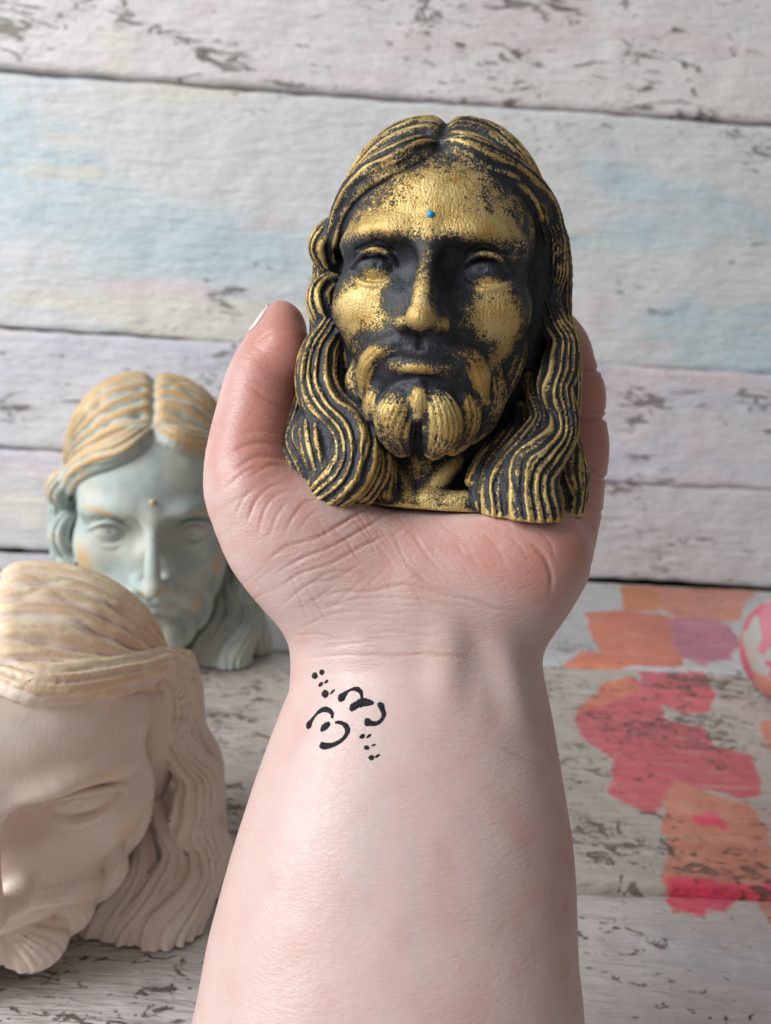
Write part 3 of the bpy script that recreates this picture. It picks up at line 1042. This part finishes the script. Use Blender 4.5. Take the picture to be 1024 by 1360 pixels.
# ------------------------------------------------------------------ the hand and forearm
def C(u, v, d, r=None):
    """photo pixel at d units in front of the bust's middle -> camera-aligned sculpting units"""
    k = (1000.0 - d) / 1000.0
    q = ((u - 512) * k, -(v - 680) * k, float(d))
    return (*q, r) if r is not None else q


def cam_to_world(V, s=S1):
    V = np.asarray(V, float)
    R = np.array([list(rg), list(up), list(-fwd)])
    return (V - np.array([0, 0, 1000.0])) * s @ R + np.array(CAM)


_Rcw = np.array([list(rg), list(up), list(-fwd)], np.float32)
_B3 = np.array([[BX.x, 0, BG.x], [BX.y, 0, BG.y], [BX.z, 1, BG.z]], np.float32)


def cam_to_b(P):
    w = (P - np.array([0, 0, 1000.0], np.float32)) @ _Rcw + np.array((CAM - BO) / S1, np.float32)
    return w @ _B3


def hand_prims():
    L = []
    # forearm: a flattened tapering tube from beyond the lower edge to the wrist
    L.append(chain([C(552, 850, 2, 160), C(552, 890, 8, 164), C(555, 960, 22, 172), C(547, 1040, 42, 189), C(537, 1150, 70, 208), C(522, 1270, 100, 219),
                    C(517, 1360, 125, 224), C(505, 1500, 160, 230), C(492, 1680, 205, 236)], 0, n=12, sz=0.68))
    # palm
    L.append(ell(C(556, 776, 6), (186, 92, 92), 60))
    L.append(ell(C(410, 726, 34), (112, 92, 74), 46, rot=(-28, 'Z')))          # ball of the thumb
    L.append(ell(C(672, 752, 26), (112, 88, 80), 46, rot=(30, 'Z')))           # heel under the little finger
    L.append(ell(C(560, 772, -90), (205, 74, 130), 50))                        # palm running back under the bust
    L.append(ell(C(600, 720, -190), (180, 80, 60), 50))
    # tendons and wrist
    L.append(chain([C(585, 800, 78, 16), C(590, 880, 104, 15), C(580, 980, 118, 18)], 26))
    L.append(chain([C(640, 800, 66, 18), C(668, 900, 84, 16), C(668, 990, 92, 18)], 26))
    # thumb
    L.append(chain([C(420, 740, 20, 78), C(352, 672, 28, 70), C(334, 622, 22, 60), C(342, 556, 4, 55), C(353, 506, -6, 52), C(366, 466, -12, 43), C(374, 436, -16, 33), C(374, 421, -18, 22)], 20))
    L.append(ell(C(378, 470, 8), (34, 44, 36), 14, rot=(12, 'Z')))
    # little finger along the side of the bust, the others behind it
    L.append(chain([C(718, 740, -5, 66), C(750, 676, -36, 50), C(762, 640, -54, 43), C(768, 592, -74, 43), C(768, 556, -86, 37), C(767, 524, -98, 40), C(761, 491, -110, 34), C(751, 460, -122, 35), C(736, 428, -134, 27)], 14))
    L.append(chain([C(700, 740, -130, 52), C(716, 650, -182, 42), C(712, 560, -200, 40), C(698, 470, -200, 37), C(686, 400, -186, 31), C(682, 380, -180, 26)], 12))
    L.append(chain([C(630, 740, -190, 50), C(640, 640, -222, 43), C(634, 540, -230, 41), C(622, 440, -222, 38), C(614, 360, -204, 32), C(612, 340, -198, 27)], 12))
    L.append(chain([C(540, 740, -190, 50), C(560, 640, -220, 43), C(562, 540, -228, 41), C(556, 450, -218, 37), C(552, 380, -200, 31), C(551, 362, -194, 26)], 12))
    return L


# creases of the palm, thumb and wrist: photo-pixel polylines, half width, depth
creases = [
    ([(330, 512), (352, 528), (376, 542), (398, 556)], 4, 3.6), ([(338, 458), (362, 440), (394, 438)], 4, 1.6), ([(334, 452), (352, 470), (380, 480)], 3, 1.2),
    ([(305, 600), (340, 588), (378, 592)], 5, 3.0), ([(312, 622), (345, 606), (386, 612)], 5, 3.4), ([(330, 634), (360, 618), (392, 622)], 4, 2.4),
    ([(300, 648), (326, 626), (350, 618)], 4, 2.0), ([(318, 575), (350, 572), (384, 580)], 4, 1.6),
    ([(326, 700), (338, 668), (356, 648), (380, 640)], 3.2, 2.6), ([(342, 712), (352, 676), (370, 656), (396, 650)], 3, 2.4), ([(356, 716), (368, 684), (384, 664)], 3, 2.0),
    ([(376, 712), (388, 688), (404, 668), (424, 662)], 3, 2.2), ([(396, 706), (408, 688), (426, 674)], 3, 1.6), ([(310, 690), (322, 664), (340, 645)], 3, 1.8),
    ([(352, 746), (380, 726), (420, 714), (462, 690), (500, 668)], 3.4, 3.0), ([(360, 764), (400, 742), (440, 726), (486, 700), (520, 680)], 3.4, 2.6),
    ([(366, 786), (398, 762), (440, 748), (484, 724), (520, 706)], 3.2, 2.2), ([(374, 804), (410, 776), (446, 768), (490, 742)], 3, 1.8),
    ([(408, 776), (440, 760), (470, 760), (506, 772)], 3, 1.6), ([(440, 700), (462, 720), (474, 742)], 2.6, 1.2), ([(470, 690), (490, 716), (500, 740)], 2.6, 1.2),
    ([(520, 700), (536, 740), (560, 768), (590, 786)], 3, 1.4), ([(545, 690), (556, 720), (580, 752), (602, 776)], 2.6, 1.0),
    ([(600, 700), (622, 728), (640, 760)], 2.6, 0.9), ([(636, 704), (660, 726), (672, 752)], 2.6, 0.9), ([(668, 706), (690, 724), (704, 748)], 3, 1.2),
    ([(700, 716), (722, 738), (732, 764), (730, 790)], 4.5, 2.6), ([(716, 706), (730, 720), (738, 740)], 3, 1.4),
    ([(412, 802), (450, 786), (490, 786), (540, 776), (590, 790), (640, 800), (690, 824)], 3.4, 1.8),
    ([(420, 812), (470, 796), (520, 794), (570, 798), (620, 812)], 3, 1.3), ([(560, 780), (600, 786), (650, 806), (700, 812)], 3, 1.2),
    ([(396, 836), (440, 816), (490, 808)], 3, 1.0), ([(660, 990), (690, 1004), (730, 1024)], 4, 1.2), ([(470, 820), (560, 812), (640, 830)], 3, 0.7),
    ([(740, 494), (775, 490), (825, 492)], 5, 6.0), ([(740, 557), (780, 556), (830, 554)], 5, 7.0), ([(740, 598), (780, 620), (826, 648)], 4.5, 6.0), ([(738, 645), (772, 664), (816, 690)], 4, 4.0), ([(742, 548), (780, 546), (825, 545)], 3, 2.5), ([(742, 500), (780, 500), (820, 501)], 3, 2.0),
]
_rr = random.Random(5)
for i in range(46):                                     # fine criss-cross lines on the ball of the thumb and the palm
    u, v = _rr.uniform(310, 560), _rr.uniform(660, 800)
    a = math.radians(_rr.choice((-32, -28, -38, 62, 55, -24)) + _rr.uniform(-8, 8))
    l = _rr.uniform(16, 46)
    creases.append(([(u - l * math.cos(a), v - l * math.sin(a)), (u, v + _rr.uniform(-3, 3)), (u + l * math.cos(a), v + l * math.sin(a))], 1.9, _rr.uniform(0.4, 1.0)))
for i in range(34):
    u, v = _rr.uniform(540, 730), _rr.uniform(690, 800)
    a = math.radians(_rr.choice((50, 60, 40, 55, -20)) + _rr.uniform(-10, 10))
    l = _rr.uniform(10, 34)
    creases.append(([(u - l * math.cos(a), v - l * math.sin(a)), (u, v + _rr.uniform(-3, 3)), (u + l * math.cos(a), v + l * math.sin(a))], 1.8, _rr.uniform(0.3, 0.7)))


for i in range(26):                                     # bracelet lines and fine folds at the wrist
    v0 = _rr.uniform(800, 880); u0 = _rr.uniform(420, 640)
    l = _rr.uniform(30, 90)
    creases.append(([(u0 - l, v0 + _rr.uniform(-2, 8)), (u0, v0 - _rr.uniform(0, 6)), (u0 + l, v0 + _rr.uniform(-2, 10))], 2.2, _rr.uniform(0.5, 1.2)))


def make_hand(h=2.4):
    f0 = field(hand_prims())

    def f(P):
        P = P.astype(np.float32)
        d = f0(P)
        q = cam_to_b(P)
        # room for the bust standing in the palm: flesh stops at its flat foot and round its sides
        a = np.abs(q[:, 0]) / (178.0 - 32.0 * np.clip((q[:, 1] + 200) / 110, 0, 1)); b = np.abs(q[:, 2] + 4) / 112.0
        foot = ((a ** 3 + b ** 3) ** (1 / 3.0) - 1.0) * 112.0
        bust_ = np.maximum(foot, (BASE_Y - 1.0) - q[:, 1])
        d = smax(d, -bust_, 8.0)
        return smax(d, -1015 + -P[:, 1] * 1.0 + 0 * d, 6.0) if False else d
    V, Q = polygonise(f, (-330, -1010, -310), (330, 300, 420), h)
    E = edges_of(Q)
    V = smooth(V, E, 2, 0.5)
    N = vnormals(V, Q)
    # creases pressed into the skin
    k = (1000.0 - V[:, 2]) / 1000.0
    u = V[:, 0] / k + 512; v = -V[:, 1] / k + 680
    facing = np.clip(N[:, 2] * 2 + 0.9, 0, 1)
    disp = np.zeros(len(V)); dark = np.zeros(len(V))
    for pts, wd, dp in creases:
        c = catmull(np.array(pts, float), 5)
        u_mean, v_mean = c[:, 0].mean(), c[:, 1].mean()
        m = (u > c[:, 0].min() - 14) & (u < c[:, 0].max() + 14) & (v > c[:, 1].min() - 14) & (v < c[:, 1].max() + 14)
        if not m.any(): continue
        uu, vv = u[m], v[m]
        d = np.full(len(uu), 1e9); tt = np.zeros(len(uu))
        for i in range(len(c) - 1):
            a, e = c[i], c[i + 1] - c[i]
            t = np.clip(((uu - a[0]) * e[0] + (vv - a[1]) * e[1]) / (e @ e + 1e-9), 0, 1)
            q = np.hypot(uu - a[0] - t * e[0], vv - a[1] - t * e[1])
            b = q < d
            d[b] = q[b]; tt[b] = (i + t[b]) / (len(c) - 1)
        fade = np.clip(np.sin(math.pi * np.clip(tt, 0.04, 0.96)) * 1.6, 0, 1)
        wd = max(wd * 0.62, 1.5)
        g = np.exp(-(d / wd) ** 2) - 0.10 * np.exp(-((d - wd * 2.4) / (wd * 1.3)) ** 2)
        disp[m] -= (0.42 if v_mean < 720 and u_mean < 430 else 0.6) * dp * g * fade * facing[m]
        dark[m] += np.exp(-(d / (wd * 0.8)) ** 2) * fade * min(dp / 3.0, 1)
    disp += 0.5 * vnoise(V, 0.03)
    V = V + N * disp[:, None]
    # skin tone: redder on thumb, fingers and palm, paler at the wrist
    red = 0.12 + 0.42 * g2(u, v, 560, 730, 220, 70) + 1.0 * g2(u, v, 385, 480, 60, 100) + 0.55 * g2(u, v, 340, 600, 70, 80) + 0.75 * g2(u, v, 780, 560, 60, 150) \
        + 0.35 * g2(u, v, 700, 740, 70, 60) + 0.25 * g2(u, v, 745, 1100, 40, 200) + 0.12 * vnoise(V, 0.02) + 0.10 * vnoise(V, 0.05, 9)
    red = red * np.clip(N[:, 2] + 0.7, 0.5, 1)
    vein = np.zeros(len(V))
    for pts, wd in (([(470, 1150), (480, 1060), (500, 980)], 16), ([(475, 1230), (485, 1170), (500, 1110), (512, 1040)], 13), ([(560, 1300), (545, 1200), (550, 1120)], 14)):
        c = catmull(np.array(pts, float), 8)
        d = np.min(np.hypot(u[:, None] - c[None, :, 0], v[:, None] - c[None, :, 1]), axis=1) if len(V) < 3e6 else 0
        vein += np.exp(-(d / wd) ** 2)
    return V, Q, np.clip(red, 0, 1.2), np.clip(dark, 0, 1), np.clip(vein, 0, 1)


hV, hQ, hred, hdark, hvein = make_hand()


def skin():
    n = NT('skin')
    co = n.coord()
    mott = n.noise(co, 150, 4, 0.6)
    mott2 = n.noise(co, 420, 3, 0.6)
    red = n.math('ADD', n.attr('red'), n.math('MULTIPLY', n.math('SUBTRACT', mott, 0.5), 0.38))
    col = n.mix(n.ramp(red, 0.0, 0.9), (0.60, 0.44, 0.405), (0.53, 0.225, 0.185))
    col = n.mix(n.math('MULTIPLY', n.attr('vein'), 0.30), col, (0.50, 0.45, 0.42))
    col = n.mix(n.math('MULTIPLY', n.ramp(mott2, 0.55, 0.8), 0.18), col, (0.70, 0.42, 0.36))
    col = n.mix(n.math('MULTIPLY', n.attr('crease'), 0.5), col, (0.46, 0.20, 0.15))
    spots = n.ramp(n.voro(co, 55), 0.035, 0.02)
    spots = n.math('MULTIPLY', spots, n.ramp(n.noise(co, 30, 2), 0.55, 0.62))
    col = n.mix(n.math('MULTIPLY', spots, 0.6), col, (0.40, 0.20, 0.13))
    n.P(Base_Color=col, Roughness=n.math('ADD', n.math('MULTIPLY', mott2, 0.20), 0.30), Subsurface_Weight=0.25, Subsurface_Scale=0.004,
        Subsurface_Radius=(1.0, 0.35, 0.2), Specular_IOR_Level=0.45)
    # fine skin lines running across, pores
    lines = n.noise(n.mapping(co, (380, 900, 1900), rot=(0.1, 0.35, 0)), 1.0, 3, 0.6, 0.4)
    cells = n.voro(n.mapping(co, (1100, 1100, 1500)), 1.0, 'DISTANCE_TO_EDGE')
    pores = n.noise(co, 2600, 2, 0.6)
    net = n.voro(n.mapping(n.mapping(co, rot=(0, 0.62, 0)), (100, 100, 520)), 1.0, 'DISTANCE_TO_EDGE')
    net2 = n.voro(n.mapping(n.mapping(co, rot=(0, -0.9, 0)), (120, 120, 640), loc=(3, 1, 2)), 1.0, 'DISTANCE_TO_EDGE')
    nn = n.math('MINIMUM', n.ramp(net, 0.0, 0.10), n.ramp(net2, 0.0, 0.12))
    nn = n.math('MULTIPLY', n.math('SUBTRACT', nn, 1.0), n.attr('palm'))
    b = n.bump(lines, 0.5, 0.0003)
    b = n.bump(nn, 0.13, 0.0003, b)
    b = n.bump(cells, 0.22, 0.00016, b)
    b = n.bump(pores, 0.15, 0.00012, b)
    n.link(b, n.b.inputs['Normal'])
    return n.m


hW = cam_to_world(hV)
HB = Vector((0.0, 0.17, 0.0))
hand = mesh_obj('person', hW, hQ, skin())
_k = (1000.0 - hV[:, 2]) / 1000.0
_u, _v = hV[:, 0] / _k + 512, -hV[:, 1] / _k + 680
fattr(hand, 'palm', np.clip(g2(_u, _v, 440, 730, 130, 75) + 0.8 * g2(_u, _v, 640, 740, 120, 70) + 0.7 * g2(_u, _v, 345, 560, 70, 130), 0, 1))
fattr(hand, 'red', hred); fattr(hand, 'crease', hdark); fattr(hand, 'vein', hvein)
tag(hand, 'bare forearm and open palm cradling the small gold and black bust', 'person')
bvh = BVHTree.FromPolygons([tuple(v) for v in hW], [tuple(int(i) for i in q) for q in hQ])


def hit(u, v):
    loc, nor, idx, dist = bvh.ray_cast(CAM, ray(u, v).normalized())
    return loc, nor


# ---- thumbnail: a thin curved plate on the far side of the thumb tip
def make_nail():
    rows = [(446, 366), (438, 369), (428, 371), (418, 372), (410, 371), (404, 369)]
    half = [30, 36, 38, 36, 28, 16]
    M = 11
    top, bot = [], []
    for (v, cu), hw in zip(rows, half):
        ax_w = Vector(cam_to_world([C(cu, v, -16)])[0])
        for j in range(M):
            a = math.radians(28 + hw * (2.0 * j / (M - 1) - 1) * 1.5 - 30)
            d = (rg * -math.cos(a) + fwd * -math.sin(a)).normalized()
            o_ = ax_w + d * 0.03
            loc, nor, _, _ = bvh.ray_cast(o_, -d)
            if loc is None or v < 406:
                q = 12 * S1 if loc is None else (loc - ax_w).length
                loc = ax_w + d * max(q, (13 if v < 406 else 12) * S1)
            top.append(loc + d * 1.3 * S1); bot.append(loc - d * 1.2 * S1)
    R_ = len(rows); n0 = R_ * M
    fs = []
    for o in (0, n0):
        for i in range(R_ - 1):
            for j in range(M - 1):
                q = (o + i * M + j, o + i * M + j + 1, o + (i + 1) * M + j + 1, o + (i + 1) * M + j)
                fs.append(q if o == 0 else q[::-1])
    rim = [j for j in range(M)] + [i * M + M - 1 for i in range(1, R_)] + [(R_ - 1) * M + j for j in range(M - 2, -1, -1)] + [i * M for i in range(R_ - 2, 0, -1)]
    for a, b in zip(rim, rim[1:] + rim[:1]):
        fs.append((b, a, n0 + a, n0 + b))
    return [tuple(v) for v in top + bot], fs


_n = NT('nail'); _n.P(Base_Color=(0.80, 0.66, 0.63), Roughness=0.22, Subsurface_Weight=0.15, Subsurface_Scale=0.002)
nv, nf = make_nail()
mesh_obj('thumbnail', nv, nf, _n.m, hand)

# ---- ink on the wrist: beads and two winged curls, raised and glossy
ink = NT('fresh_black_ink')
ink.P(Base_Color=(0.006, 0.006, 0.009), Roughness=0.16, Specular_IOR_Level=0.35)
ink.link(ink.bump(ink.noise(ink.coord(), 2600, 3, 0.7), 1.0, 0.00045), ink.b.inputs['Normal'])
halo = NT('reddened_skin')
halo.P(Base_Color=(0.42, 0.20, 0.17), Roughness=0.5)


def T(x_, y_):                                # crop pixels of the close study -> photo pixels
    return 380 + x_ * 180 / 1024.0, 860 + y_ * 180 / 1024.0


def stroke(pts, mat=None, seed=0, parent=None, name='ink_stroke'):
    """a raised bead of ink following the skin; pts are (x, y, half width) in close-study pixels"""
    c = catmull(np.array(pts, float), 7)
    M = 14
    vs, fs = [], []
    rs = random.Random(seed)
    ring = []
    for i, (a, b, w) in enumerate(c):
        u, v = T(a, b)
        loc, nor = hit(u, v)
        if loc is None: continue
        j = min(i + 1, len(c) - 1); k0 = max(i - 1, 0)
        t = Vector(c[j][:2] - c[k0][:2])
        t.normalize()
        tw = (rg * t.x - up * t.y)
        nor = nor.normalized()
        tw = (tw - nor * tw.dot(nor)).normalized()
        bi = nor.cross(tw)
        r = max(w, 1.0) * 180 / 1024.0 * S1 * 1.15 * (1 + rs.uniform(-0.13, 0.13))
        ring.append((loc, nor, bi, r))
    for (loc, nor, bi, r) in ring:
        for q in range(M):
            a = 2 * math.pi * q / M
            vs.append(loc + bi * (r * math.cos(a)) + nor * (r * 0.30 * math.sin(a) + 0.00001))
    for i in range(len(ring) - 1):
        for q in range(M):
            r_ = (q + 1) % M
            fs.append((i * M + q, i * M + r_, (i + 1) * M + r_, (i + 1) * M + q))
    n = len(vs)
    for e, (loc, nor, bi, r) in ((0, ring[0]), (len(ring) - 1, ring[-1])):
        ci = len(vs)
        vs.append(loc + nor * 0.00004)
        for q in range(M):
            r_ = (q + 1) % M
            a, b = e * M + q, e * M + r_
            fs.append((ci, b, a, a) if e == 0 else (ci, a, b, b))
    V = [tuple(v) for v in vs]
    me = bpy.data.meshes.new(name)
    me.from_pydata(V, [], [tuple(dict.fromkeys(f)) for f in fs])
    me.polygons.foreach_set('use_smooth', np.ones(len(me.polygons), dtype=bool))
    me.materials.append(mat or ink.m)
    o = bpy.data.objects.new(name, me)
    COL.objects.link(o)
    o.parent = parent or hand
    return o


strokes = [
    [(160, 612, 12), (172, 585, 24), (190, 555, 14), (215, 520, 9), (245, 488, 12), (285, 468, 17), (322, 474, 15), (346, 498, 13), (348, 535, 8)],
    [(262, 632, 7), (285, 605, 22), (318, 580, 18), (332, 574, 9)],
    [(372, 566, 8), (405, 566, 11), (440, 582, 13), (462, 610, 18), (460, 645, 15), (436, 684, 11), (395, 716, 12), (345, 738, 14), (290, 744, 19), (258, 732, 17)],
    [(402, 408, 10), (414, 384, 26), (436, 360, 20), (468, 330, 9), (505, 314, 10), (540, 316, 15), (564, 338, 13), (572, 372, 9), (572, 392, 8)],
    [(486, 478, 12), (504, 452, 22), (545, 426, 24), (590, 414, 24), (632, 416, 18), (662, 420, 8)],
    [(690, 430, 8), (714, 436, 18), (728, 470, 16), (738, 505, 14), (722, 545, 11), (690, 570, 12), (650, 574, 15), (615, 564, 24), (594, 562, 18)],
    [(196, 220, 8), (214, 214, 22), (236, 205, 14)], [(254, 196, 8), (268, 188, 20), (288, 178, 9)],
    [(246, 292, 8), (262, 278, 15), (278, 266, 9)], [(290, 268, 6), (304, 258, 11), (318, 246, 6)],
    [(270, 352, 12), (296, 350, 27), (322, 348, 10)], [(334, 352, 5), (350, 334, 9), (368, 318, 5)],
    [(554, 680, 6), (574, 672, 14), (594, 660, 8)], [(606, 682, 4), (625, 668, 9), (642, 656, 4)],
    [(588, 754, 5), (606, 756, 13), (628, 760, 7)], [(644, 744, 3), (660, 738, 6), (676, 732, 3)],
    [(622, 832, 6), (644, 832, 16), (664, 832, 8)], [(672, 830, 4), (690, 820, 8), (710, 808, 4)],
]
for i, s_ in enumerate(strokes):
    stroke(s_, None, i)
# ------------------------------------------------------------------ the two larger busts on the table
pt = on_plane_z(202, 872)
bust('painted_bust', 0.00044, (pt.x, pt.y, 0.0012), math.atan2(-pt.x, pt.y), m_teal, m_gem2,
     'verdigris bust with gold-brushed hair standing behind the cream bust', (12, -218), (0.90, 0.98, 0.95))
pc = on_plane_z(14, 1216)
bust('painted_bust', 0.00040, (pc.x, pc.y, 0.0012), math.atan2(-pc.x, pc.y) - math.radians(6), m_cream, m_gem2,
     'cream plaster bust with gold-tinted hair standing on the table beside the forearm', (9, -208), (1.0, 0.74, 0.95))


# ---- blotched round stone at the edge of the paint patches
def painted_stone():
    pos = on_plane_z(1062, 938)
    r = 0.040
    vs, fs = [], []
    NU, NV = 48, 26
    for j in range(NV + 1):
        th = math.pi * j / NV
        for i in range(NU):
            a = 2 * math.pi * i / NU
            d = np.array([math.sin(th) * math.cos(a), math.sin(th) * math.sin(a), math.cos(th)])
            sgn = np.sign(d) * np.abs(d) ** 0.86
            vs.append(sgn * np.array([r * 1.05, r * 0.9, r * 0.98]))
    vs = np.array(vs)
    vs += 0.0016 * (vs / r) * vnoise(vs, 50)[:, None]
    for j in range(NV):
        for i in range(NU):
            k = (i + 1) % NU
            fs.append((j * NU + i, (j + 1) * NU + i, (j + 1) * NU + k, j * NU + k))
    vs[:, 2] -= vs[:, 2].min()
    n = NT('blotched_craft_paint')
    co = n.coord()
    v = n.t.nodes.new('ShaderNodeTexVoronoi')
    wv = n.t.nodes.new('ShaderNodeMix'); wv.data_type = 'RGBA'; wv.blend_type = 'ADD'; wv.inputs['Factor'].default_value = 0.02
    nz = n.t.nodes.new('ShaderNodeTexNoise'); n.link(co, nz.inputs['Vector']); nz.inputs['Scale'].default_value = 60
    n.link(co, wv.inputs[6]); n.link(nz.outputs['Color'], wv.inputs[7]); co2 = wv.outputs[2]
    n.link(n.mapping(co2, (58, 58, 58), loc=(1.9, 4.6, 2.2)), v.inputs['Vector'])
    v.inputs['Scale'].default_value = 1.0
    sp = n.t.nodes.new('ShaderNodeSeparateColor')
    n.link(v.outputs['Color'], sp.inputs[0])
    rmp = n.t.nodes.new('ShaderNodeValToRGB')
    n.link(sp.outputs[0], rmp.inputs[0])
    rmp.color_ramp.interpolation = 'CONSTANT'
    stops = [(0.0, (0.46, 0.11, 0.15)), (0.24, (0.46, 0.15, 0.06)), (0.38, (0.34, 0.33, 0.31)), (0.52, (0.48, 0.19, 0.14)), (0.70, (0.46, 0.16, 0.20)), (0.86, (0.36, 0.31, 0.28))]
    e = rmp.color_ramp.elements
    while len(e) < len(stops): e.new(0.5)
    for q, (p_, c_) in zip(e, stops): q.position = p_; q.color = (*c_, 1)
    n.P(Base_Color=rmp.outputs[0], Roughness=0.45)
    n.link(n.bump(n.noise(co, 160, 4), 0.3, 0.001), n.b.inputs['Normal'])
    o = mesh_obj('painted_stone', vs, fs, n.m)
    o.location = (pos.x, pos.y, 0.0012)
    tag(o, 'rounded stone blotched with pink, orange and white paint on the table', 'stone')


painted_stone()
